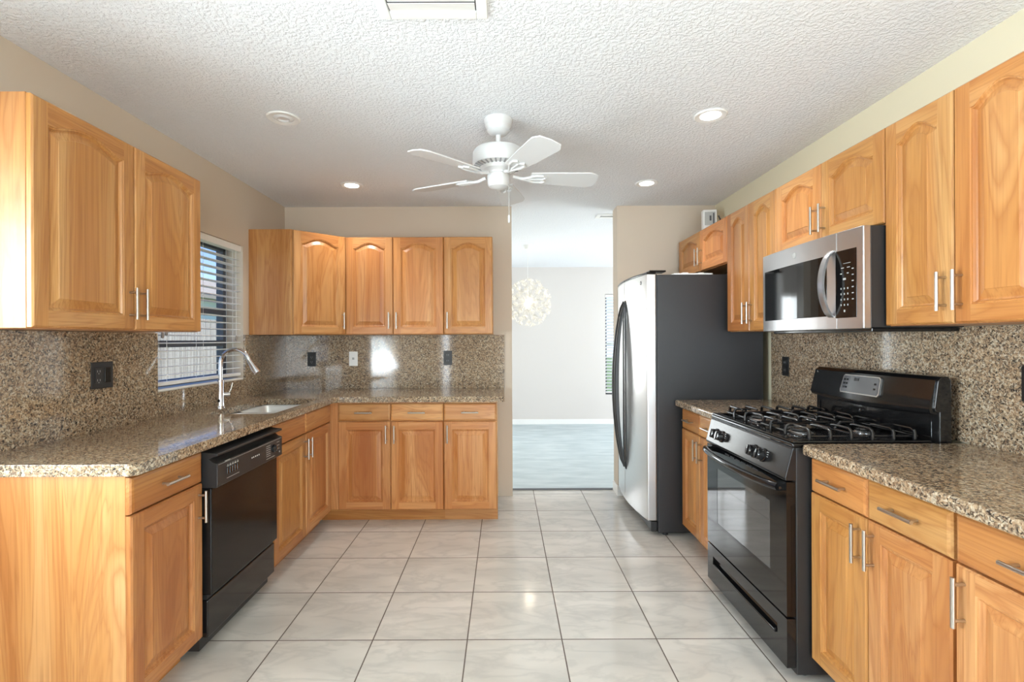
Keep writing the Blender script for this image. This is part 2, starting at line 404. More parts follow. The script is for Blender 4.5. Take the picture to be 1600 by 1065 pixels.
def blind(label, axis, at, u0, u1, z0, z1, pitch, tilt=.15, sgn=1, cords=(), stepw=.048):
    r = thing('window_blind', label, 'blind', ((at, u0, z0) if axis == 'x' else (u0, at, z0)))
    L = u1-u0
    def T(u, d, z): return (d, u, z) if axis == 'x' else (u, d, z)
    def BX(m, ua, ub, da, db, za, zb):
        p, q = T(ua, da, za), T(ub, db, zb); m.box(p[0], q[0], p[1], q[1], p[2], q[2])
    m = MB(); BX(m, 0, L, -.028, .028, z1-z0-.045, z1-z0-.002); m.build('headrail', M['slat'], r, bevel=.003)
    m = MB(); BX(m, .004, L-.004, -.024, .024, .016, .036); m.build('bottom_rail', M['slat'], r, bevel=.004)
    m = MB(); z = .07
    while z < z1-z0-.06:
        # a slightly crowned slat
        k = 5; top = []
        for i in range(k):
            s_ = (i/(k-1)-.5); d = s_*stepw; zz = z+.0035*(1-4*s_*s_)+sgn*tilt*d
            top.append((d, zz))
        vs = [T(.004, d, zz) for d, zz in top]+[T(L-.004, d, zz) for d, zz in top]+[T(.004, d, zz-.0025) for d, zz in top]+[T(L-.004, d, zz-.0025) for d, zz in top]
        fs = []
        for i in range(k-1):
            fs += [(i, i+1, k+i+1, k+i), (2*k+i, 3*k+i, 3*k+i+1, 2*k+i+1)]
        fs += [(0, k, 3*k, 2*k), (k-1, 3*k-1, 4*k-1, 2*k-1), tuple(list(range(k))+[2*k+i for i in reversed(range(k))]), tuple([k+i for i in range(k)]+[3*k+i for i in reversed(range(k))])]
        m.add(vs, fs); z += pitch
    m.build('slats', M['slat'], r)
    m = MB()
    for u in (.12*L, .5*L, .88*L):
        for d in (-.022, .022):
            m.tube([T(u, d*sgn, .03), T(u, d*sgn, z1-z0-.03)], .0011, 5)
    m.build('ladder_cord', M['slat'], r)
    for (u, zl) in cords:
        c = MB().tube([T(u, .032*sgn, z1-z0-.04), T(u, .034*sgn, zl)], .0012, 6).build('pull_cord', M['slat'], r)
        MB().lathe([(.002, .022), (.006, .014), (.008, 0), (.007, -.012), (.003, -.016)], T(u, .034*sgn, zl-.01), 12).build('tassel', plain('grey_tassel', srgb(150, 140, 130), .5), c, smooth=True)
    return r
blind('white horizontal blind in the kitchen window behind the sink faucet', 'x', XL-.035, WIN[0]+.006, WIN[1]-.006, WIN[2]+.012, WIN[3], .0445, .06, 1,
      cords=[(.055, .30), (.085, .315), (.80, .285)])
blind('white blind on the dining room window beside the refrigerator', 'y', DT+.05, 1.575, 2.462, .47, 2.015, .05, .5, -1)
blind('white blind on the breakfast window in the left wall beside the camera', 'x', XL-.035, NOOK[0]+.006, NOOK[1]-.006, NOOK[2]+.004, NOOK[3], .05, .1, 1)

# ---------------------------------------------------------------- outside
struct(MB().box(-30, XL-.6, -6, 40, -.35, -.15).box(XL-.6, 30, DT+.6, 40, -.35, -.15).build('ground', M['grass']))
fr = thing('garden_fence', 'weathered board fence seen through the kitchen window blind', 'fence', (-4.6, 2, -.15))
m = MB()
y = 0
while y < 16:
    m.box(0, .02, y, y+.135, 0, 1.80+.01*random.random()); y += .142
m.build('fence_boards', M['fence'], fr); MB().box(-.04, 0, 0, 16, .35, .43).box(-.04, 0, 0, 16, 1.35, 1.43).build('fence_rail', M['fence'], fr)
hs = thing('neighbour_house', 'white house beyond the fence, seen at the top of the kitchen window', 'house', (-11, 8, -.15))
MB().box(-6, 0, 2.5, 16, 0, 3.05).build('house_wall', M['house'], hs)
MB().prism([(-6.5, 3.0), (.5, 3.0), (.5, 3.12), (-3, 4.4), (-6.5, 3.12)], 2.2, 16.3, 'xz').build('house_roof', M['roof'], hs)

# ---------------------------------------------------------------- cabinet doors
def arch_curve(u, A):
    a = abs(u)
    return 0 if a >= .86 else A*(1-(a/.86)**2)**1.35
def door_mesh(wd, h, A, sw=.056, th=.020):
    """raised-panel door: local x right, z up, back at y=0, front at y=-th. A = arch rise (0 = square panel)"""
    m = MB(); e = .005; ys = -th; yb = -th+.005
    NT_ = 28 if A else 2
    m.add([(0,0,0),(wd,0,0),(wd,0,h),(0,0,h),(0,yb,0),(wd,yb,0),(wd,yb,h),(0,yb,h),(e,ys,e),(wd-e,ys,e),(wd-e,ys,h-e),(e,ys,h-e)],
          [(0,1,2,3),(0,4,5,1),(1,5,6,2),(2,6,7,3),(3,7,4,0),(4,8,9,5),(5,9,10,6),(6,10,11,7),(7,11,8,4)], 0)
    tw = (.043 + A) if A else sw
    def ring(d, y):
        x0, x1, z0 = sw+d, wd-sw-d, sw+d
        pts = [(x0, y, z0), (x1, y, z0)]
        for i in range(NT_+1):
            x = x1+(x0-x1)*i/NT_; u = (2*(x-sw)/(wd-2*sw)-1)
            z = h-tw-d*1.0+arch_curve(u, A)
            pts.append((x, y, z))
        return pts
    # front of the frame: stiles and rails
    m.add([(e,ys,e),(sw,ys,e),(sw,ys,h-e),(e,ys,h-e)], [(0,1,2,3)], 0)
    m.add([(wd-sw,ys,e),(wd-e,ys,e),(wd-e,ys,h-e),(wd-sw,ys,h-e)], [(0,1,2,3)], 0)
    m.add([(sw,ys,e),(wd-sw,ys,e),(wd-sw,ys,sw),(sw,ys,sw)], [(0,1,2,3)], 1)
    R = ring(0, ys); top = R[2:]
    tv = [p for p in top]+[(p[0], ys, h-e) for p in top]; n = len(top)
    m.add(tv, [(i, i+1, n+i+1, n+i) for i in range(n-1)], 1)
    steps = [(0, ys), (.0025, ys+.003), (.006, ys+.0032), (.010, ys+.0095), (.014, ys+.0125), (.017, ys+.0125), (.042, ys+.0035), (.0435, ys+.0018)]
    prev = R
    for d, y in steps[1:]:
        cur = ring(d, y); n = len(cur)
        m.add(prev+cur, [(i, (i+1) % n, n+(i+1) % n, n+i) for i in range(n)], 0)
        prev = cur
    # raised field as strips down from the arch
    bot_l, bot_r, tp = prev[0], prev[1], prev[2:]
    n = len(tp); bt = [(p[0], p[1], bot_l[2]) for p in tp]
    m.add(list(tp)+bt, [(i, i+1, n+i+1, n+i) for i in range(n-1)], 0)
    return m
def bar_pull(parent, x, z, L=.128, horiz=False, y0=-.020):
    d = .030; q = L*.36
    m = MB()
    if horiz:
        m.tube([(x-L/2, y0-d, z), (x+L/2, y0-d, z)], .0055, 14)
        for s in (-q, q): m.tube([(x+s, y0+.0005, z), (x+s, y0-d, z)], .0045, 10)
    else:
        m.tube([(x, y0-d, z-L/2), (x, y0-d, z+L/2)], .0055, 14)
        for s in (-q, q): m.tube([(x, y0+.0005, z+s), (x, y0-d, z+s)], .0045, 10)
    return m.build('handle', M['nickel'], parent, smooth=True)
def add_door(root, x0, x1, z0, z1, y, side, A=0, hz='low', sw=.056):
    g = .0025; wd, h = x1-x0-2*g, z1-z0
    d = door_mesh(wd, h, A, sw).build('door', [M['wv'], M['wh']], root, loc=(x0+g, y, z0))
    hx = .027 if side == 'l' else wd-.027
    bar_pull(d, hx, .105 if hz == 'low' else h-.088)
    return d
def add_drawer(root, x0, x1, z0, z1, y, pull=True):
    g = .0025; wd, h, th = x1-x0-2*g, z1-z0, .020; e, f = .004, .012
    m = MB()
    m.add([(0,0,0),(wd,0,0),(wd,0,h),(0,0,h),(0,-th+.008,0),(wd,-th+.008,0),(wd,-th+.008,h),(0,-th+.008,h),
           (e,-th+.003,e),(wd-e,-th+.003,e),(wd-e,-th+.003,h-e),(e,-th+.003,h-e),(f,-th,f),(wd-f,-th,f),(wd-f,-th,h-f),(f,-th,h-f)],
          [(0,1,2,3),(0,4,5,1),(1,5,6,2),(2,6,7,3),(3,7,4,0),(4,8,9,5),(5,9,10,6),(6,10,11,7),(7,11,8,4),
           (8,12,13,9),(9,13,14,10),(10,14,15,11),(11,15,12,8),(12,13,14,15)], 0)
    d = m.build('drawer', M['wh'], root, loc=(x0+g, y, z0))
    if pull: bar_pull(d, wd/2, h/2, .122, True)
    return d

def wall_cabinet(label, loc, rotz, wd, dep, z0, z1, doors, A=.042):
    """doors: list of (x0, x1, handle side)"""
    r = thing('wall_cabinet', label, 'cabinet', (loc[0], loc[1], z0), rotz)
    hgt = z1-z0
    MB().box(.001, wd-.001, -dep, -.002, 0, hgt).build('carcass', M['wy'], r, bevel=.0015)
    for x0, x1, s in doors: add_door(r, x0, x1, .003, hgt-.004, -dep-.0005, s, A)
    return r
def base_cabinet(label, loc, rotz, wd, dep, fronts, kick=.075, kx=(0, 0), side=None, notch=0):
    """fronts: (x0, x1, handle side, pull on the drawer)"""
    r = thing('base_cabinet', label, 'cabinet', (loc[0], loc[1], 0), rotz)
    m = MB()
    if not notch: m.box(.001, wd-.001, -dep, -.002, .095, .873)
    else:                                        # open box around the sink
        m.box(.001, wd-.001, -dep, -dep+.02, .095, .873); m.box(.001, .018, -dep+.02, -.002, .095, .873); m.box(wd-.018, wd-.001, -dep+.02, -.002, .095, .873)
        m.box(.018, wd-.018, -.014, -.002, .095, .66); m.box(.018, wd-.018, -dep+.02, -.014, .095, .113)
    if side == 'l': m.box(.001, .018, -dep, -.002, 0, .095)
    m.build('carcass', M['wy'], r, bevel=.0015)
    MB().box(.018+kx[0], wd-.001-kx[1], -dep+kick, -dep+kick+.016, 0, .095).build('toe_kick', M['wh'], r)
    for x0, x1, s, p in fronts:
        add_drawer(r, x0, x1, .736, .860, -dep-.0005, p)
        add_door(r, x0, x1, .098, .731, -dep-.0005, s, 0, 'high')
    return r

ZU0, ZU1 = 1.360, 2.122
L90, R90 = PI/2, -PI/2
# wall cabinets
wall_cabinet('oak wall cabinet with two arched doors on the left wall beside the window', (XL, 1.613), L90, .903, .305, ZU0, ZU1, [(0, .4515, 'r'), (.4515, .903, 'l')], .036)
wall_cabinet('oak wall cabinet with two arched doors on the back wall beside the angled corner cabinet', (-1.235, YB), 0, .764, .30, ZU0, ZU1, [(0, .370, 'r'), (.370, .764, 'l')])
wall_cabinet('narrow single-door oak wall cabinet at the doorway end of the back wall', (-.471, YB), 0, .382, .30, ZU0, ZU1, [(0, .382, 'l')])
wall_cabinet('short oak wall cabinet with two arched doors above the refrigerator', (XR, 4.17), R90, .90, .305, 1.815, ZU1, [(0, .45, 'r'), (.45, .90, 'l')], .036)
wall_cabinet('tall narrow two-door oak wall cabinet between refrigerator and microwave', (XR, 3.27), R90, .59, .305, ZU0, ZU1, [(0, .295, 'r'), (.295, .59, 'l')], .04)
wall_cabinet('short oak wall cabinet with two arched doors directly above the microwave', (XR, 2.68), R90, .765, .305, 1.753, ZU1, [(0, .38, 'r'), (.38, .765, 'l')], .04)
wall_cabinet('tall oak wall cabinet with two arched doors, nearest on the right wall', (XR, 1.915), R90, .60, .305, ZU0, ZU1, [(0, .293, 'r'), (.293, .60, 'l')], .042)
# diagonal corner cabinet
r = thing('wall_cabinet', 'angled corner oak wall cabinet between the window and the back wall', 'cabinet', (XL+.001, YB-.001, ZU0))
MB().prism([(0, 0), (0, -.60), (.300, -.60), (.608, -.302), (.608, 0)], 0, ZU1-ZU0, 'xy').build('carcass', M['wy'], r, bevel=.0015)
ang = math.atan2(.298, .308); L = math.hypot(.298, .308)
d = door_mesh(L-.03, ZU1-ZU0-.007, .042).build('door', [M['wv'], M['wh']], r, loc=(.300+.015*math.cos(ang)+.0007*math.sin(ang), -.60+.015*math.sin(ang)-.0007*math.cos(ang), .003), rotz=ang)
bar_pull(d, L-.03-.025, .105)

# base cabinets
base_cabinet('oak base cabinet with one drawer and one door, nearest on the left', (XL, 1.668), L90, .397, .58, [(0, .397, 'r', True)], side='l')
base_cabinet('oak sink base cabinet with two doors and plain drawer fronts beside the dishwasher', (XL, 2.692), L90, .926, .58, [(.008, .445, 'r', False), (.445, .895, 'l', False)], kx=(0, 0), notch=.20)
base_cabinet('wide oak base cabinet with two drawers over two doors in the back corner', (-1.2635, YB), 0, .8235, .60, [(.0635, .4435, 'r', True), (.4435, .8235, 'l', True)], kick=.06, kx=(-.100, -.001))
base_cabinet('one-drawer one-door oak base cabinet at the doorway end of the back run', (-.44, YB), 0, .388, .60, [(0, .383, 'l', True)], kick=.06, kx=(-.018, 0))
base_cabinet('narrow oak base cabinet between the refrigerator and the gas range', (XR, 3.295), R90, .60, .595, [(0, .30, 'r', True), (.30, .60, 'l', True)])
base_cabinet('oak base cabinet with two drawers over two doors just in front of the range', (XR, 1.912), R90, .605, .595, [(0, .297, 'r', True), (.297, .605, 'l', True)])
base_cabinet('oak base cabinet with one drawer over one door, nearest on the right', (XR, 1.305), R90, .42, .595, [(.004, .42, 'l', True)])

# ---------------------------------------------------------------- countertops and backsplashes
ZC0, ZC1 = .874, .914
def slab(name, pts, label, cat='countertop', z0=ZC0, z1=ZC1, hole=None, bev=.009):
    o = MB().prism(pts, z0, z1, 'xy').build(name, M['granite'])
    if hole:
        cut = MB().box(*hole, z0-.1, z1+.1).build('cutter', M['granite'])
        # round the corners of the opening
        bm = bmesh.new(); bm.from_mesh(cut.data)
        bmesh.ops.bevel(bm, geom=[e for e in bm.edges if abs(e.verts[0].co.z-e.verts[1].co.z) > .1], offset=.04, segments=6, affect='EDGES', profile=.5)
        bm.to_mesh(cut.data); bm.free()
        b = o.modifiers.new('hole', 'BOOLEAN'); b.object = cut; b.operation = 'DIFFERENCE'; b.solver = 'EXACT'
        dg = bpy.context.evaluated_depsgraph_get(); me = bpy.data.meshes.new_from_object(o.evaluated_get(dg))
        o.modifiers.clear(); o.data = me
        bpy.data.objects.remove(cut)
    b = o.modifiers.new('bevel', 'BEVEL'); b.width = bev; b.segments = 3; b.limit_method = 'ANGLE'; b.angle_limit = .9
    return tag(o, label, cat)
CX = -1.207; CY = 3.563
slab('countertop', [(XL+.001, 1.632), (CX-.018, 1.632), (CX, 1.650), (CX, CY-.03), (CX+.03, CY), (-.018, CY), (0, CY+.018), (0, YB-.001), (XL+.001, YB-.001)],
     'polished brown granite L-shaped countertop along the left and back walls', hole=(-1.665, -1.278, 2.755, 3.465))
slab('countertop', [(1.127, 2.686), (XR-.001, 2.686), (XR-.001, 3.315), (1.127, 3.315)], 'short granite countertop between the refrigerator and the gas range')
slab('countertop', [(1.127, .87), (XR-.001, .87), (XR-.001, 1.912), (1.145, 1.912), (1.127, 1.894)], 'granite countertop in front of the range, nearest on the right')
# backsplashes
m = MB()
for a, b, c, d in wall_panel(1.64, YB-.017, ZC1+.0005, ZU0-.002, [(WIN[0], WIN[1], WIN[2], 1.5)]): m.box(XL+.0005, XL+.015, a, b, c, d)
tag(m.build('backsplash', M['granite']), 'granite backsplash on the left wall around the kitchen window', 'backsplash')
tag(MB().box(XL+.0005, 0, YB-.015, YB-.0005, ZC1+.0005, ZU0-.002).build('backsplash', M['granite']), 'granite backsplash on the back wall under the wall cabinets', 'backsplash')
tag(MB().box(XR-.015, XR-.0005, .87, 3.315, ZC1+.0005, ZU0-.002).build('backsplash', M['granite']), 'lighter granite backsplash on the right wall behind the range', 'backsplash')

# ---------------------------------------------------------------- sink and faucet
r = thing('kitchen_sink', 'double-bowl stainless steel sink set under the left granite countertop', 'sink', (-1.4715, 3.11, .67))
def bowl(y0, y1):
    x0, x1, zt, zb = -.193, .193, .203, .02
    m = MB(); n = 6
    def rr(inset, z, rad):
        pts = []
        for cx, cy, a0 in ((x1-inset-rad, y1-inset-rad, 0), (x0+inset+rad, y1-inset-rad, PI/2), (x0+inset+rad, y0+inset+rad, PI), (x1-inset-rad, y0+inset+rad, 1.5*PI)):
            for i in range(n+1): a = a0+PI/2*i/n; pts.append((cx+rad*math.cos(a), cy+rad*math.sin(a), z))
        return pts
    rings = [rr(0, zt-.003, .05), rr(.004, zt-.02, .05), rr(.008, zb+.04, .05), rr(.03, zb+.006, .045), rr(.06, zb, .03)]
    k = len(rings[0]); vs = [p for q in rings for p in q]
    fs = [(i*k+j, i*k+(j+1) % k, (i+1)*k+(j+1) % k, (i+1)*k+j) for i in range(len(rings)-1) for j in range(k)]+[tuple(range((len(rings)-1)*k, len(rings)*k))]
    m.add(vs, fs)
    # outer skin
    out = [rr(-.002, zt-.003, .05), rr(.006, zb-.002, .05)]; vs = [p for q in out for p in q]
    m.add(vs, [(j, (j+1) % k, k+(j+1) % k, k+j) for j in range(k)]+[tuple(range(k, 2*k))])
    b = m.build('bowl', M['sink'], r, smooth=True, normals=False)
    MB().lathe([(.036, 0), (.036, .003), (.028, .003), (.02, .001)], (0, (y0+y1)/2, zb+.0005), 24).build('drain', M['chrome'], b, smooth=True)
bowl(-.354, -.012); bowl(.012, .354)
m = MB().box(-.187, .187, -.012, .012, .17, .196); m.build('divider', M['sink'], r, bevel=.008)
m = MB()
m.box(-.222, -.195, -.385, .385, .199, .2025); m.box(.195, .218, -.385, .385, .199, .2025); m.box(-.195, .195, -.385, -.356, .199, .2025); m.box(-.195, .195, .356, .385, .199, .2025)
m.build('rim_flange', M['sink'], r)

r = thing('kitchen_faucet', 'tall chrome gooseneck faucet behind the sink', 'faucet', (-1.722, 3.04, ZC1+.0005))
MB().lathe([(.027, 0), (.027, .004), (.0215, .008), (.0185, .03), (.018, .13), (.0195, .155), (.0195, .162), (.014, .166)], seg=28).build('body', M['chrome'], r, smooth=True)
path = [(0, 0, .16), (0, 0, .235)]
R_ = .088; cz = .262
for i in range(1, 15):
    a = PI-(PI*.93)*i/14; path.append((R_+R_*math.cos(a), 0, cz+R_*math.sin(a)))
MB().tube(path, .0125, 16).build('spout', M['chrome'], r, smooth=True)
p0 = Vector(path[-1]); d_ = (Vector(path[-1])-Vector(path[-2])).normalized(); d_ = (d_+Vector((.28, 0, 0))).normalized()
MB().tube([p0-d_*.004, p0+d_*.03, p0+d_*.075, p0+d_*.088, p0+d_*.092], [.0135, .0155, .0215, .0225, .019], 20).build('spray_head', M['chrome'], r, smooth=True)
h = MB().tube([(.012, .008, .075), (.040, .028, .075)], [.0145, .0145], 18).tube([(.034, .024, .078), (.045, .032, .105), (.052, .040, .145)], [.006, .0055, .0045], 12).build('lever_handle', M['chrome'], r, smooth=True)
MB().lathe([(.0095, -.0195), (.009, -.0215), (.004, -.0225)], (0, 0, .04), 16, 'y').build('sensor_button', M['black'], r, smooth=True)

# ---------------------------------------------------------------- wall plates
def plate(label, loc, rotz, kind, mat, wdt=.072, cat='outlet', z=1.15):
    r = thing('wall_outlet' if kind != 'switch' else 'light_switch', label, cat, (loc[0], loc[1], z), rotz)
    MB().box(-wdt/2, wdt/2, -.006, 0, -.06, .06).build('cover_plate', mat, r, bevel=.002)
    if kind == 'duplex':
        for zz in (-.024, .024):
            s = MB().box(-.017, .017, -.0085, -.006, zz-.014, zz+.014).build('socket', M['blackm'] if mat == M['plate'] else mat, r, bevel=.002)
            MB().box(-.008, -.006, -.0088, -.0084, zz-.005, zz+.006).box(.006, .008, -.0088, -.0084, zz-.005, zz+.006).build('slots', M['gmark'] if mat == M['plate'] else M['black'], s)
    if kind == 'decora' or kind == 'gfci2':
        cx = -.026 if kind == 'gfci2' else 0
        s = MB().box(cx-.0165, cx+.0165, -.009, -.006, -.034, .034).build('socket', M['blackm'], r, bevel=.001)
        mm = MB()
        for zz in (-.022, .018): mm.box(cx-.008, cx-.006, -.0095, -.009, zz-.004, zz+.005).box(cx+.006, cx+.008, -.0095, -.009, zz-.004, zz+.005).box(cx-.002, cx+.002, -.0095, -.009, zz-.012, zz-.008)
        mm.build('slots', M['gmark'], s)
        if kind == 'gfci2':
            MB().box(.0095, .0425, -.010, -.006, -.034, .034).build('rocker', M['black'], r, bevel=.002)
    if kind == 'phone':
        MB().box(-.009, .009, -.009, -.006, -.008, .010).build('jack', M['gmark'], r, bevel=.001)
    return r
plate('black double wall plate with outlet and rocker on the left backsplash', (XL+.0155, 2.275), L90, 'gfci2', M['plate'], .122, z=1.163)
plate('black outlet on the back backsplash nearest the corner, left of the white plate', (-1.615, YB-.0155), 0, 'decora', M['plate'], z=1.160)
plate('white phone jack plate on the back backsplash', (-1.266, YB-.0155), 0, 'phone', M['white'], z=1.163, cat='phone jack')
plate('black outlet on the back backsplash under the single-door wall cabinet', (-.475, YB-.0155), 0, 'duplex', M['plate'], z=1.167)
plate('black outlet on the right backsplash between refrigerator and range', (XR-.0155, 3.14), R90, 'duplex', M['plate'], z=1.142)
plate('black outlet on the right backsplash at the right edge of the photo', (XR-.0155, 1.67), R90, 'duplex', M['plate'], z=1.158)

# ---------------------------------------------------------------- dishwasher
r = thing('dishwasher', 'black dishwasher under the left granite countertop', 'dishwasher', (XL, 2.070, 0), L90)
W = .612
MB().box(.003, W-.003, -.58, -.02, .09, .868).build('tub', M['blackm'], r, bevel=.002)
MB().box(.006, W-.006, -.575, -.16, .03, .09).build('base', M['blackm'], r)
MB().box(.006, W-.006, -.628, -.581, .262, .705).build('door', plain('dishwasher_gloss_black', srgb(24, 24, 25), .12, 0, .28), r, bevel=.004)
MB().box(.006, W-.006, -.612, -.581, .085, .240).build('kick_panel', M['black'], r, bevel=.004)
MB().box(.010, W-.010, -.606, -.581, .241, .261).build('gap_strip', M['blackm'], r)
cp = MB(); y1 = -.581
cp.prism([(y1, .706), (-.650, .706), (-.655, .712), (-.655, .806), (-.635, .812), (-.618, .826), (-.640, .834), (-.655, .838), (-.655, .848), (y1, .856)], .004, W-.004, 'yz')
cpo = cp.build('control_panel', M['blackm'], r, bevel=.002)
mk = MB(); yf = -.6556
mk.box(.012, .60, yf, yf+.001, .800, .8015); mk.box(.06, .10, yf, yf+.001, .803, .8065)
mk.build('markings', M['gmark'], cpo)
bt = MB()
for i in range(5): bt.box(.075+i*.020, .089+i*.020, yf-.003, yf+.001, .745, .775)
bt.build('push_buttons', M['black'], cpo, bevel=.002)
mk = MB()
for i in range(5):
    mk.box(.076+i*.020, .088+i*.020, yf, yf+.001, .778, .781); mk.box(.079+i*.020, .086+i*.020, yf, yf+.001, .784, .786)
mk.box(.075, .175, yf, yf+.001, .728, .7295)
for i, x in enumerate((.285, .300, .318, .335, .352)): mk.box(x, x+.008, yf, yf+.001, .762, .768)
for zz in (.785, .775, .765, .755, .745, .735): mk.box(.43, .475, yf, yf+.001, zz, zz+.0015)
for zz in (.785, .768, .750): mk.box(.545, .575, yf, yf+.001, zz, zz+.0015)
mk.box(.43, .52, yf, yf+.001, .722, .7235); mk.box(.572, .58, yf, yf+.001, .728, .736)
mk.build('markings', M['wmark'], cpo)
MB().lathe([(.020, 0), (.0195, -.010), (.016, -.014)], (.508, -.6555, .762), 24, 'y').box(.506, .510, -.673, -.6555, .745, .779).build('dial', M['black'], cpo, smooth=True)

# ---------------------------------------------------------------- refrigerator
r = thing('refrigerator', 'side-by-side refrigerator with stainless doors and black sides', 'refrigerator', (1.725, 4.195, 0), R90)
W = .86; DB = .705       # body front at world X 1.02
MB().box(0, W, -DB, 0, .025, 1.745).build('cabinet_body', M['fridgeside'], r, bevel=.006)
for x in (.05, W-.05):
    MB().lathe([(.02, 0), (.02, .025)], (x, -DB+.06, 0), 16).build('foot', M['blackm'], r)
MB().box(.01, W-.01, -DB-.045, -DB, .028, .098).build('kick_grille', M['blackm'], r, bevel=.01)
def fdoor(x0, x1):
    # door cross-section with an outward bow across the whole front
    n = 14; pts = []
    for i in range(n+1):
        x = x0+(x1-x0)*i/n; u = 2*x/W-1
        pts.append((x, -DB-.068-.042*(1-u*u)))
    return pts
def door_body(x0, x1, z0, z1, mat, name, parent):
    f = fdoor(x0, x1)
    poly = [(x0, -DB-.008)]+f+[(x1, -DB-.008)]
    return MB().prism(list(reversed(poly)), z0, z1, 'xy').build(name, mat, parent, bevel=.006, smooth=False, seg=3)
split = .40
def fridge_handle(door, x, yc):
    n = 24; za, zb = .345, 1.605
    m = MB(); vs = []
    for i in range(n+1):
        t_ = i/n; z = za+(zb-za)*t_; b = math.sin(PI*t_)**.62
        yo = yc-.004-.085*b; th = .012+.020*math.sin(PI*t_)**.8
        yi = yo+th if i not in (0, n) else yc
        hw = .012+.006*b
        vs += [(x-hw, yo+.006, z), (x-hw*.5, yo, z), (x+hw*.5, yo, z), (x+hw, yo+.006, z), (x+hw, min(yi, yc+.002), z), (x-hw, min(yi, yc+.002), z)]
    k = 6; fs = [(i*k+j, i*k+(j+1) % k, (i+1)*k+(j+1) % k, (i+1)*k+j) for i in range(n) for j in range(k)]+[tuple(range(k)), tuple(range(n*k, n*k+k))]
    m.add(vs, fs); m.box(x-.010, x+.010, yc-.006, yc+.004, za, zb)
    m.build('handle', M['blackm'], door, smooth=True)
d1 = door_body(.004, split-.003, .105, 1.750, M['fsteel'], 'freezer_door', r)
d2 = door_body(split+.003, W-.004, .105, 1.750, M['fsteel'], 'refrigerator_door', r)
fridge_handle(d1, split-.035, -DB-.109); fridge_handle(d2, split+.035, -DB-.109)
for nm, a, b in (('freezer_door_trim', .004, split-.003), ('refrigerator_door_trim', split+.003, W-.004)):
    f = [(x, y-.001) for x, y in fdoor(a, b)]; MB().prism(list(reversed([(a, -DB-.008)]+f+[(b, -DB-.008)])), 1.7505, 1.762, 'xy').build(nm, M['black'], r, bevel=.003)
MB().box(W-.10, W-.005, -DB-.05, -DB+.06, 1.763, 1.775).build('hinge_cover', M['black'], r, bevel=.004)
MB().box(.005, .10, -DB-.05, -DB+.06, 1.763, 1.775).build('hinge_cover', M['black'], r, bevel=.004)
MB().box(.003, W-.003, -DB-.009, -DB-.0005, .105, 1.748).build('door_gasket', M['blackm'], r)
MB().lathe([(.013, 0), (.012, -.002)], (W-.10, -DB-.0855, 1.70), 20, 'y').build('emblem', M['silver'], d2, smooth=True)
tag(MB().box(1.14, 1.40, 3.36, 3.44, 1.7455, 1.757).box(1.20, 1.24, 3.37, 3.41, 1.757, 1.763).box(1.31, 1.345, 3.37, 3.41, 1.757, 1.762).build('white_strip', M['white'], bevel=.002),
    'thin white strip lying on top of the refrigerator', 'strip')
r = thing('chime_box', 'small white box with dark markings standing on the cabinet in the far right corner', 'box', (1.63, 3.98, ZU1+.0005), math.radians(-8))
MB().box(-.052, .052, -.03, .03, 0, .212).build('case', M['white'], r, bevel=.004)
MB().box(-.040, .040, -.0315, -.0302, .09, .195).build('front_panel', plain('grey_clear_cover', srgb(190, 192, 190), .15), r)
MB().box(.022, .032, -.0325, -.0316, .10, .185).box(-.004, .010, -.0325, -.0316, .125, .165).build('markings', M['bronze'], r)
MB().tube([(.053, .0, .05), (.075, .0, .09), (.085, 0, .14), (.07, .0, .17)], .006, 8).tube([(.053, .01, .03), (.08, .0, .06), (.07, 0, .1)], .005, 8).build('wires', M['blackm'], r, smooth=True)

# ---------------------------------------------------------------- microwave
r = thing('microwave', 'stainless over-the-range microwave above the gas range', 'microwave', (XR, 2.662, 0), R90)
W = .745; z0, z1 = 1.352, 1.748
MB().box(.003, W-.003, -.375, -.017, z0+.004, z1).build('case', M['blackm'], r, bevel=.002)
MB().box(.02, W-.02, -.36, -.02, z0-.012, z0+.0035).build('bottom_vent', M['black'], r, bevel=.003)
def bowf(x, b=.016): u = 2*x/W-1; return -.405-b*(1-u*u)
def bowed(x0, x1, za, zb, back, off=0, n=10, rnd=0):
    pts = [(x0, back)]+[(x0+(x1-x0)*i/n, bowf(x0+(x1-x0)*i/n)-off) for i in range(n+1)]+[(x1, back)]
    return MB().prism(list(reversed(pts)), za, zb, 'xy')
SP = .605
dr = bowed(0, SP-.001, z0, z1, -.376).build('door', M['steel'], r, bevel=.003)
bowed(.028, .545, z0+.055, z0+.31, -.39, .0015).build('door_window', M['bglass'], dr, bevel=.001)
MB().lathe([(.0145, 0), (.0145, -.0015), (.011, -.002), (.011, -.0015), (.006, -.0015)], (.315, bowf(.315), z1-.045), 24, 'y').build('emblem', M['gmark'], dr, smooth=True)
pn = bowed(SP+.001, W, z0, z1, -.376).build('control_panel', M['steel'], r, bevel=.003)
kp = bowed(.600, .712, z0+.045, z1-.078, -.39, .0015).build('keypad', M['bglass'], pn, bevel=.001)
mk = MB()
def mark(x, z, wd=.008, h=.005):
    y = bowf(x)-.0022; mk.box(x-wd/2, x+wd/2, y, y+.001, z-h/2, z+h/2)
mark(.655, 1.650-.035, .060, .002); mark(.640, 1.598, .016, .003); mark(.672, 1.598, .016, .003)
for k in range(6): mark(.694, 1.590-.024*k, .010, .004)
for k in range(4):
    for x in (.632, .650, .668): mark(x, 1.515-.022*k, .005, .007)
for x in (.632, .668): mark(x, 1.575, .010, .004)
mark(.650, 1.575-.022, .016, .008); mark(.650, 1.425, .008, .009)
mk.build('markings', M['gmark'], kp)
n = 20; vs = []; xh = .575
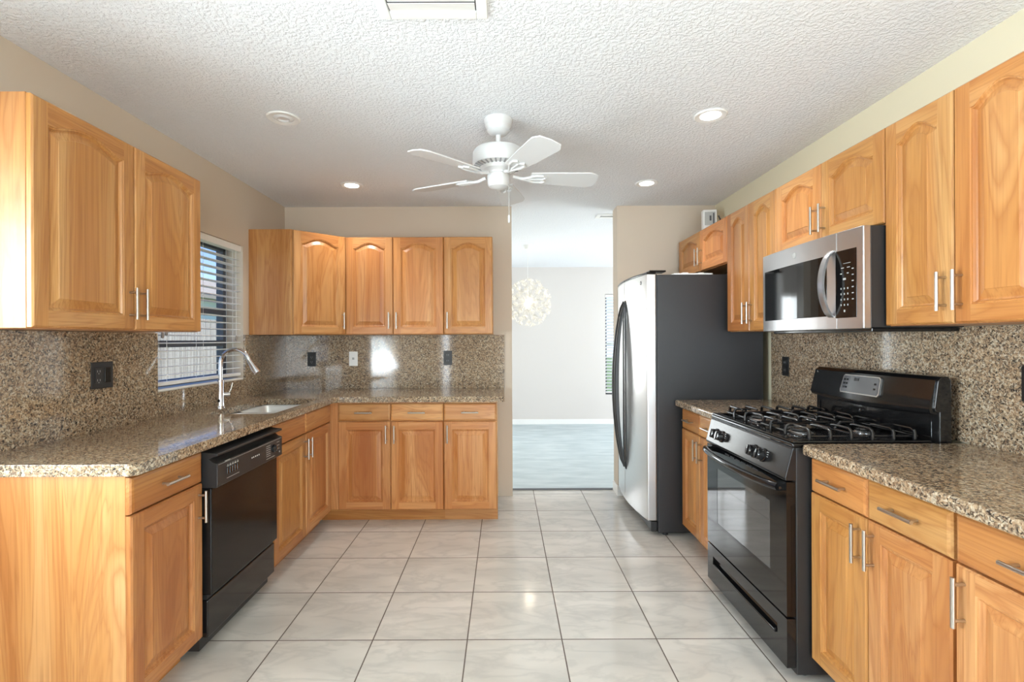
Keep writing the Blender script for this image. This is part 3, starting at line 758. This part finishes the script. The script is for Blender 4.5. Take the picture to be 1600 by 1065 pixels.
for i in range(n+1):
    t_ = i/n; z = z0+.05+.275*t_; b = math.sin(PI*t_)**.6
    yo = bowf(xh)-.008-.046*b; th = .014 if 0 < i < n else .012
    vs += [(xh-.016, yo+.004, z), (xh, yo-.002, z), (xh+.016, yo+.004, z), (xh+.016, yo+th, z), (xh-.016, yo+th, z)]
k = 5; fs = [(i*k+j, i*k+(j+1) % k, (i+1)*k+(j+1) % k, (i+1)*k+j) for i in range(n) for j in range(k)]+[tuple(range(k)), tuple(range(n*k, n*k+k))]
MB().add(vs, fs).build('handle', M['steel'], dr, smooth=True)

# ---------------------------------------------------------------- gas range
r = thing('gas_range', 'black gas range with oven window and cast iron grates', 'stove', (1.73, 2.680, 0), R90)
W = .756; XF = -.612    # body front in local y (world X 1.118)
MB().box(0, W, XF, -.01, .022, .895).build('body', M['blackm'], r, bevel=.003)
for x in (.05, W-.05):
    for y in (XF+.05, -.08): MB().lathe([(.018, 0), (.018, .0225)], (x, y, 0), 12).build('foot', M['blackm'], r)
# storage drawer with a long scooped grip
dw = MB()
gz0, gz1, gx0, gx1, yf = .146, .184, .07, .685, XF-.036
for a, b, c, d in wall_panel(.003, W-.003, .048, .236, [(gx0, gx1, gz0, gz1)]): dw.box(a, b, yf, XF-.002, c, d)
dw.prism([(XF-.002, gz0), (yf+.003, gz0), (XF-.018, gz0+.006), (XF-.010, gz0+.018), (XF-.010, gz1), (XF-.002, gz1)], gx0, gx1, 'yz')
dwo = dw.build('storage_drawer', M['black'], r)
MB().tube([(gx0+.012, yf-.001, gz0+.014)]+[(gx0+.012+(gx1-gx0-.024)*i/8, yf-.002-.003*math.sin(PI*i/8), gz0+.001) for i in range(9)]+[(gx1-.012, yf-.001, gz0+.014)], .0055, 12).build('grip_edge', M['black'], dwo, smooth=True)
od = MB(); wx0, wx1, wz0, wz1 = .125, .632, .375, .655
for a, b, c, d in wall_panel(.003, W-.003, .245, .762, [(wx0, wx1, wz0, wz1)]): od.box(a, b, yf, XF-.002, c, d)
odo = od.build('oven_door', M['bglass'], r)
MB().box(wx0, wx1, yf+.001, yf+.006, wz0, wz1).build('oven_window', M['ovenglass'], odo)
# bowed handle
hp = [(.03+(W-.06)*i/24, yf-.018-.042*math.sin(PI*i/24)**.6, .738) for i in range(25)]
hm = MB().tube(hp, .0155, 16)
hm.tube([(.032, yf+.001, .735), (.032, yf-.02, .735)], .013, 12).tube([(W-.032, yf+.001, .735), (W-.032, yf-.02, .735)], .013, 12)
hm.build('handle', M['black'], odo, smooth=True)
vent = MB()
for i in range(6): vent.box(.22+i*.055, .262+i*.055, yf-.001, yf+.001, .748, .754)
vent.build('vent_slots', M['blackm'], odo)
# sloped control panel
cp = MB().prism([(XF+.02, .768), (yf-.004, .768), (yf-.006, .780), (XF-.014, .888), (XF-.010, .896), (XF+.03, .896)], .001, W-.001, 'yz').build('control_panel', plain('semi_gloss_black', srgb(30, 30, 31), .22), r, bevel=.003)
sl = math.atan2((XF-.014)-(yf-.006), .888-.780)
for i, x in enumerate((.105, .172, .495, .570)):
    z = .826; y = yf-.006+((z-.780)/.108)*((XF-.014)-(yf-.006))
    kb = MB().lathe([(.029, 0), (.029, -.004), (.0245, -.006), (.022, -.028), (.019, -.031)], (0, 0, 0), 28, 'y').box(-.0045, .0045, -.035, -.004, -.019, .019)
    ko = kb.build('knob', M['black'], cp, loc=(x, y-.001, z), smooth=True); ko.rotation_euler = (-sl, 0, 0)
    MB().box(-.0012, .0012, -.0356, -.0350, .004, .018).build('pointer', M['wmark'], ko)
mk = MB()
for x in (.140, .205, .535, .603):
    for q in range(3):
        z = .842-.009*q; y = yf-.006+((z-.780)/.108)*((XF-.014)-(yf-.006)); mk.box(x-.010, x+.004, y-.0008, y+.001, z, z+.003)
mk.build('markings', M['gmark'], cp)
# cooktop
ct = MB()
ct.box(0, W, XF-.014, -.07, .896, .912)
cto = ct.build('cooktop', M['black'], r, bevel=.006, seg=3)
MB().box(.0, .022, XF-.010, -.09, .9125, .921).box(W-.022, W, XF-.010, -.09, .9125, .921).box(.022, W-.022, XF-.010, XF+.030, .9125, .921).build('raised_rim', M['black'], r, bevel=.004)
def burner(x, y, s):
    MB().lathe([(.050*s, .9125), (.050*s, .918), (.040*s, .924), (.036*s, .924)], (x, y, 0), 28).build('burner_base', M['silver'], r, smooth=True)
    MB().lathe([(.034*s, .9245), (.036*s, .930), (.032*s, .935), (.01, .936)], (x, y, 0), 28).build('burner_cap', M['iron'], r, smooth=True)
BX, BY = (.205, W-.205), (-.475, -.205)
for x in BX:
    for y, s in zip(BY, (1.0, .8)): burner(x, y, s)
for gx in (.034, W/2+.004):
    g = MB(); gw = W/2-.038; ya, yb_ = XF+.042, -.098; zt = .960; rad = .0055; zl = .930
    def bar(p, q, rd=rad): g.tube([p, q], rd, 8)
    def finger(p, q):                        # rises from the low frame, bends over and runs inward
        p, q = Vector((*p, 0)), Vector((*q, 0)); d = (q-p).normalized()
        g.tube([p+Vector((0, 0, .9135)), p+Vector((0, 0, zl+.012)), p+d*.004+Vector((0, 0, zt-.006)), p+d*.014+Vector((0, 0, zt)), q-d*.02+Vector((0, 0, zt)), q+Vector((0, 0, zt-.003))],
               [.0068, .0068, .0066, .006, .0055, .0045], 10)
    for y in (ya+.012, (ya+yb_)/2, yb_-.012): bar((gx+.012, y, zl), (gx+gw-.012, y, zl))
    for x in (gx+.012, gx+gw-.012): bar((x, ya+.012, zl), (x, yb_-.012, zl))
    for k in range(6):                       # fingers from the two sides
        y = ya+.030+(yb_-ya-.060)*k/5
        L = gw*(.60 if k in (0, 5) else .36)
        finger((gx, y), (gx+(gw*.42 if k in (0, 5) else L), y)); finger((gx+gw, y), (gx+gw-(gw*.42 if k in (0, 5) else L), y))
    for x in (gx+gw*.33, gx+gw*.67):         # fingers from front and back
        finger((x, ya), (x, ya+.085)); finger((x, yb_), (x, yb_-.085))
    mid = (ya+yb_)/2
    g.tube([(gx+gw*.5, mid-.085, zt), (gx+gw*.5, mid-.03, zt), (gx+gw*.5, mid, zl), (gx+gw*.5, mid+.03, zt), (gx+gw*.5, mid+.085, zt)], rad, 8)
    g.build('grate', M['iron'], r, smooth=True)
# back guard
bg = MB()
bg.prism([(-.012, .896), (-.012, 1.150), (-.022, 1.166), (-.050, 1.166), (-.068, 1.150), (-.082, 1.045), (-.078, 1.030), (-.062, 1.026), (-.062, .9125), (-.062, .896)], .0, W, 'yz')
bgo = bg.build('back_guard', M['black'], r, bevel=.005, seg=3)
# bulging console face
n = 20; vs = []; prof = [(.0, 1.020), (.014, 1.026), (.018, 1.045), (.0100, 1.10), (.0020, 1.152), (-.008, 1.160)]
for i in range(n+1):
    x = .006+(W-.012)*i/n; u = 2*i/n-1; bl = .012*(1-u*u)
    for dy, z in prof: vs.append((x, -.068-dy-bl+-.010*min(1, max(0, (1.152-z)/.107)), z - (.012*(1-u*u) if z < 1.05 else 0)))
k = len(prof); fs = [(i*k+j, i*k+j+1, (i+1)*k+j+1, (i+1)*k+j) for i in range(n) for j in range(k-1)]
bk = [(v[0], -.060, v[2]) for v in vs]; nv = len(vs)
fs2 = [tuple(a+nv for a in reversed(f)) for f in fs]
side = [(j, j+1, nv+j+1, nv+j) for j in range(k-1)]+[(n*k+j, n*k+j+1, nv+n*k+j+1, nv+n*k+j) for j in range(k-1)]
side += [(i*k, (i+1)*k, nv+(i+1)*k, nv+i*k) for i in range(n)]+[(i*k+k-1, (i+1)*k+k-1, nv+(i+1)*k+k-1, nv+i*k+k-1) for i in range(n)]
con = MB().add(vs+bk, fs+fs2+side).build('console', M['black'], r, smooth=True)
# sloped display
def on_console(x, z, off):
    u = 2*(x-.006)/(W-.012)-1; bl = .012*(1-u*u)
    for (d0, z0_), (d1, z1_) in zip(prof, prof[1:]):
        if z0_ <= z <= z1_:
            e0 = d0+.010*min(1, max(0, (1.152-z0_)/.107)); e1 = d1+.010*min(1, max(0, (1.152-z1_)/.107))
            dy = e0+(e1-e0)*(z-z0_)/(z1_-z0_); break
    return (x, -.068-dy-bl-off, z)
def pad(pts, off, thick, mat, name, parent):
    a = [on_console(x, z, off+thick) for x, z in pts]; b = [on_console(x, z, -.002) for x, z in pts]; n = len(pts)
    return MB().add(a+b, [tuple(range(n)), tuple(reversed(range(n, 2*n)))]+[(i, (i+1) % n, n+(i+1) % n, n+i) for i in range(n)]).build(name, mat, parent)
dsp = pad([(.262, 1.058), (.500, 1.058), (.508, 1.068), (.500, 1.137), (.490, 1.144), (.272, 1.144), (.262, 1.137), (.256, 1.068)], .002, .006, M['silver'], 'display_bezel', con)
pad([(.268, 1.064), (.494, 1.064), (.500, 1.073), (.493, 1.133), (.485, 1.139), (.277, 1.139), (.268, 1.133), (.263, 1.073)], .0035, .006, M['display'], 'display', dsp)
for xx, zs in ((.280, (1.085, 1.103, 1.121)), (.298, (1.085, 1.103, 1.121)), (.478, (1.090, 1.112))):
    for z in zs: pad([(xx-.005, z-.004), (xx+.005, z-.004), (xx+.005, z+.004), (xx-.005, z+.004)], .0035, .008, M['black'], 'button', dsp)
pad([(.345, 1.118), (.372, 1.118), (.372, 1.132), (.345, 1.132)], .0035, .008, M['black'], 'clock_window', dsp)
mk = MB()
MB().lathe([(.005, 0), (.005, -.002)], on_console(.035, 1.142, .001), 12, 'y').build('screw', M['silver'], con, smooth=True)
MB().box(.03, W-.03, -.067, -.062, .925, .930).box(.03, .034, -.067, -.062, .925, .992).box(W-.034, W-.03, -.067, -.062, .925, .992).build('lower_ridge', M['black'], bgo, bevel=.002)

# ---------------------------------------------------------------- ceiling fan
FZ = EYE+.83
r = thing('ceiling_fan', 'white five-blade ceiling fan hanging in the middle of the kitchen', 'ceiling fan', (-.026, 2.563, H))
def z_(v): return v-H
MB().lathe([(.073, 0), (.073, -.012), (.068, -.022), (.068, -.034), (.060, -.044), (.058, -.060), (.044, -.074), (.030, -.080)], seg=36).build('canopy', M['fan'], r, smooth=True)
MB().lathe([(.013, -.078), (.013, -.165)], seg=18).build('downrod', M['fan'], r, smooth=True)
MB().lathe([(.03, z_(2.292)), (.090, z_(2.290)), (.120, z_(2.282)), (.130, z_(2.268)), (.132, z_(2.215)), (.126, z_(2.203)), (.100, z_(2.196))], seg=44).build('motor_housing', M['fan'], r, smooth=True)
mv = MB()
for i in range(30):
    a = 2*PI*i/30; c, s = math.cos(a), math.sin(a)
    p = lambda rad, w_, z: (rad*c-w_*s, rad*s+w_*c, z)
    mv.add([p(.095, -.004, z_(2.1955)), p(.125, -.004, z_(2.2025)), p(.125, .004, z_(2.2025)), p(.095, .004, z_(2.1955)),
            p(.095, -.004, z_(2.192)), p(.125, -.004, z_(2.199)), p(.125, .004, z_(2.199)), p(.095, .004, z_(2.192))],
           [(0,1,2,3),(7,6,5,4),(0,4,5,1),(1,5,6,2),(2,6,7,3),(3,7,4,0)])
mv.build('vent_fins', plain('fan_vent_grey', srgb(150, 150, 150), .6), r)
MB().lathe([(.095, z_(2.196)), (.085, z_(2.178)), (.060, z_(2.168)), (.058, z_(2.160))], seg=36).build('flywheel', M['fan'], r, smooth=True)
MB().lathe([(.052, z_(2.160)), (.057, z_(2.150)), (.056, z_(2.112)), (.050, z_(2.096)), (.030, z_(2.088)), (.008, z_(2.084))], seg=32).build('switch_housing', M['fan'], r, smooth=True)
for i in range(5):
    a = math.radians(8+72*i); ph = math.radians(-11)
    er = Vector((math.cos(a), math.sin(a), 0)); et = Vector((-math.sin(a), math.cos(a), 0)); ez = Vector((0, 0, 1))
    tt = et*math.cos(ph)+ez*math.sin(ph); nn = er.cross(tt)
    def P(u, v, w_=0): q = er*u+tt*v+nn*w_; return (q.x, q.y, q.z+z_(FZ)+.006)
    outl = [(.165, -.046), (.30, -.060), (.47, -.072), (.482, -.070), (.512, -.052), (.520, 0), (.512, .052), (.482, .070), (.47, .072), (.30, .060), (.165, .046)]
    n = len(outl)
    bl = MB().add([P(u, v, .003) for u, v in outl]+[P(u, v, -.003) for u, v in outl],
                  [tuple(range(n)), tuple(reversed(range(n, 2*n)))]+[(k, (k+1) % n, n+(k+1) % n, n+k) for k in range(n)]).build('blade', M['fan'], r)
    m = MB()
    m.tube([P(.075, 0, .004), P(.12, 0, -.008), P(.15, .012, -.008), P(.185, .030, -.007), P(.225, .034, -.007)], [.009, .008, .006, .006, .005], 8)
    m.tube([P(.12, 0, -.008), P(.15, -.012, -.008), P(.185, -.030, -.007), P(.225, -.034, -.007)], [.008, .006, .006, .005], 8)
    m.tube([P(.225, .034, -.007), P(.245, .018, -.007), P(.228, 0, -.007), P(.245, -.018, -.007), P(.225, -.034, -.007)], .005, 8)
    m.tube([P(.15, 0, -.008), P(.228, 0, -.007)], .005, 8)
    m.build('blade_bracket', M['fan'], bl, smooth=True)
c = MB().tube([(.052, -.030, z_(2.10)), (.053, -.032, z_(1.945))], .0016, 6).build('pull_chain', M['gmark'], r, smooth=True)
MB().lathe([(.003, z_(1.945)), (.006, z_(1.938)), (.0055, z_(1.912)), (.003, z_(1.906))], (.053, -.032, 0), 12).build('chain_fob', M['fan'], c, smooth=True)

# ---------------------------------------------------------------- recessed lights
def downlight(x, y, lit, label):
    r = thing('recessed_light', label, 'ceiling light', (x, y, H), group='round recessed ceiling lights')
    MB().lathe([(.050, -.0005), (.050, -.004), (.074, -.0075), (.080, -.004), (.080, -.0005)], seg=40).build('trim_ring', M['white'], r, smooth=True)
    MB().lathe([(.049, -.0008), (.049, -.005), (.030, -.0062), (.005, -.0066)] if lit else [(.049, -.0008), (.046, -.0025), (.030, -.009), (.022, -.0035), (.005, -.0035)], seg=36).build('lens', M['lens'] if lit else M['lensoff'], r, smooth=True)
    if lit:
        o = lamp('downlight', 'SPOT', (0, 0, -.012), (0, 0, 0), 30, (1, .97, .93), spot_size=math.radians(118), spot_blend=.7, shadow_soft_size=.05)
        o.parent = r
downlight(-1.11, 2.53, False, 'unlit round recessed light in the ceiling near the left wall cabinets')
downlight(1.042, 2.52, True, 'lit round recessed light in the ceiling over the gas range, nearest on the right')
downlight(-1.10, 3.63, True, 'lit round recessed light in the ceiling toward the back left corner')
downlight(1.03, 3.61, True, 'lit round recessed light in the ceiling in front of the refrigerator')

def ceiling_vent(label, x0, x1, y0, y1, n):
    r = thing('ceiling_vent', label, 'vent', ((x0+x1)/2, (y0+y1)/2, H))
    a, b = (x1-x0)/2, (y1-y0)/2; f = .038
    MB().box(-a, -a+f, -b, b, -.010, -.0005).box(a-f, a, -b, b, -.010, -.0005).box(-a+f, a-f, -b, -b+f, -.010, -.0005).box(-a+f, a-f, b-f, b, -.010, -.0005).build('frame', M['white'], r, bevel=.003)
    MB().box(-a+f, a-f, -b+f, b-f, -.003, -.0005).build('backing', M['blackm'], r)
    m = MB(); L = 2*(b-f)
    for i in range(n):
        y = -b+f+L*(i+.5)/n; h_ = L/n*.53
        m.add([(-a+f+.004, y-h_, -.012), (a-f-.004, y-h_, -.012), (a-f-.004, y+h_, -.005), (-a+f+.004, y+h_, -.005),
               (-a+f+.004, y-h_, -.0105), (a-f-.004, y-h_, -.0105), (a-f-.004, y+h_, -.0035), (-a+f+.004, y+h_, -.0035)],
              [(0,1,2,3),(7,6,5,4),(0,4,5,1),(1,5,6,2),(2,6,7,3),(3,7,4,0)])
    m.build('louvres', M['white'], r)
    return r
ceiling_vent('large white louvred air vent in the kitchen ceiling at the top of the photo', -.425, -.052, 1.33, 1.745, 7)
ceiling_vent('small white air vent in the dining room ceiling beyond the doorway', .84, 1.14, 4.49, 4.62, 3)

# ---------------------------------------------------------------- dining pendant
r = thing('pendant_lamp', 'white dandelion-shaped pendant lamp glowing in the dining room', 'lamp', (.282, 5.96, H))
MB().lathe([(.05, -.0005), (.05, -.012), (.03, -.045), (.004, -.05)], seg=24).build('canopy', M['white'], r, smooth=True)
MB().tube([(0, 0, -.045), (0, 0, -.62)], .0025, 6).build('cord', M['white'], r)
LC = Vector((0, 0, -.683)); RB = .275
MB().lathe([(.001, .035), (.02, .03), (.032, .012), (.034, -.008), (.025, -.028), (.001, -.036)], LC, 20).build('bulb', M['bulb'], r, smooth=True)
m = MB(); N = 96
for i in range(N):
    z = 1-2*(i+.5)/N; ph = i*2.39996; q = math.sqrt(1-z*z); d = Vector((q*math.cos(ph), q*math.sin(ph), z))
    rl = RB*(.86+.14*random.random())
    m.tube([LC+d*.035, LC+d*rl], .0012, 4, cap=False)
    a = d.orthogonal().normalized(); b = d.cross(a)
    for k in range(11):
        t_ = 2*PI*k/11+random.random()*.4; dirr = (a*math.cos(t_)+b*math.sin(t_))
        sp = .030+.012*random.random(); tip = LC+d*(rl+.018)+dirr*sp; w_ = d.cross(dirr)*.0032; rt = LC+d*(rl-.012)
        m.add([rt-w_*.4, rt+w_*.4, tip+w_, tip-w_], [(0, 1, 2, 3)])
o = m.build('petal_sprays', M['petal'], r, normals=False)
pl = lamp('pendant_glow', 'POINT', tuple(LC), (0, 0, 0), 7, (1, .86, .68), shadow_soft_size=.04); pl.parent = r
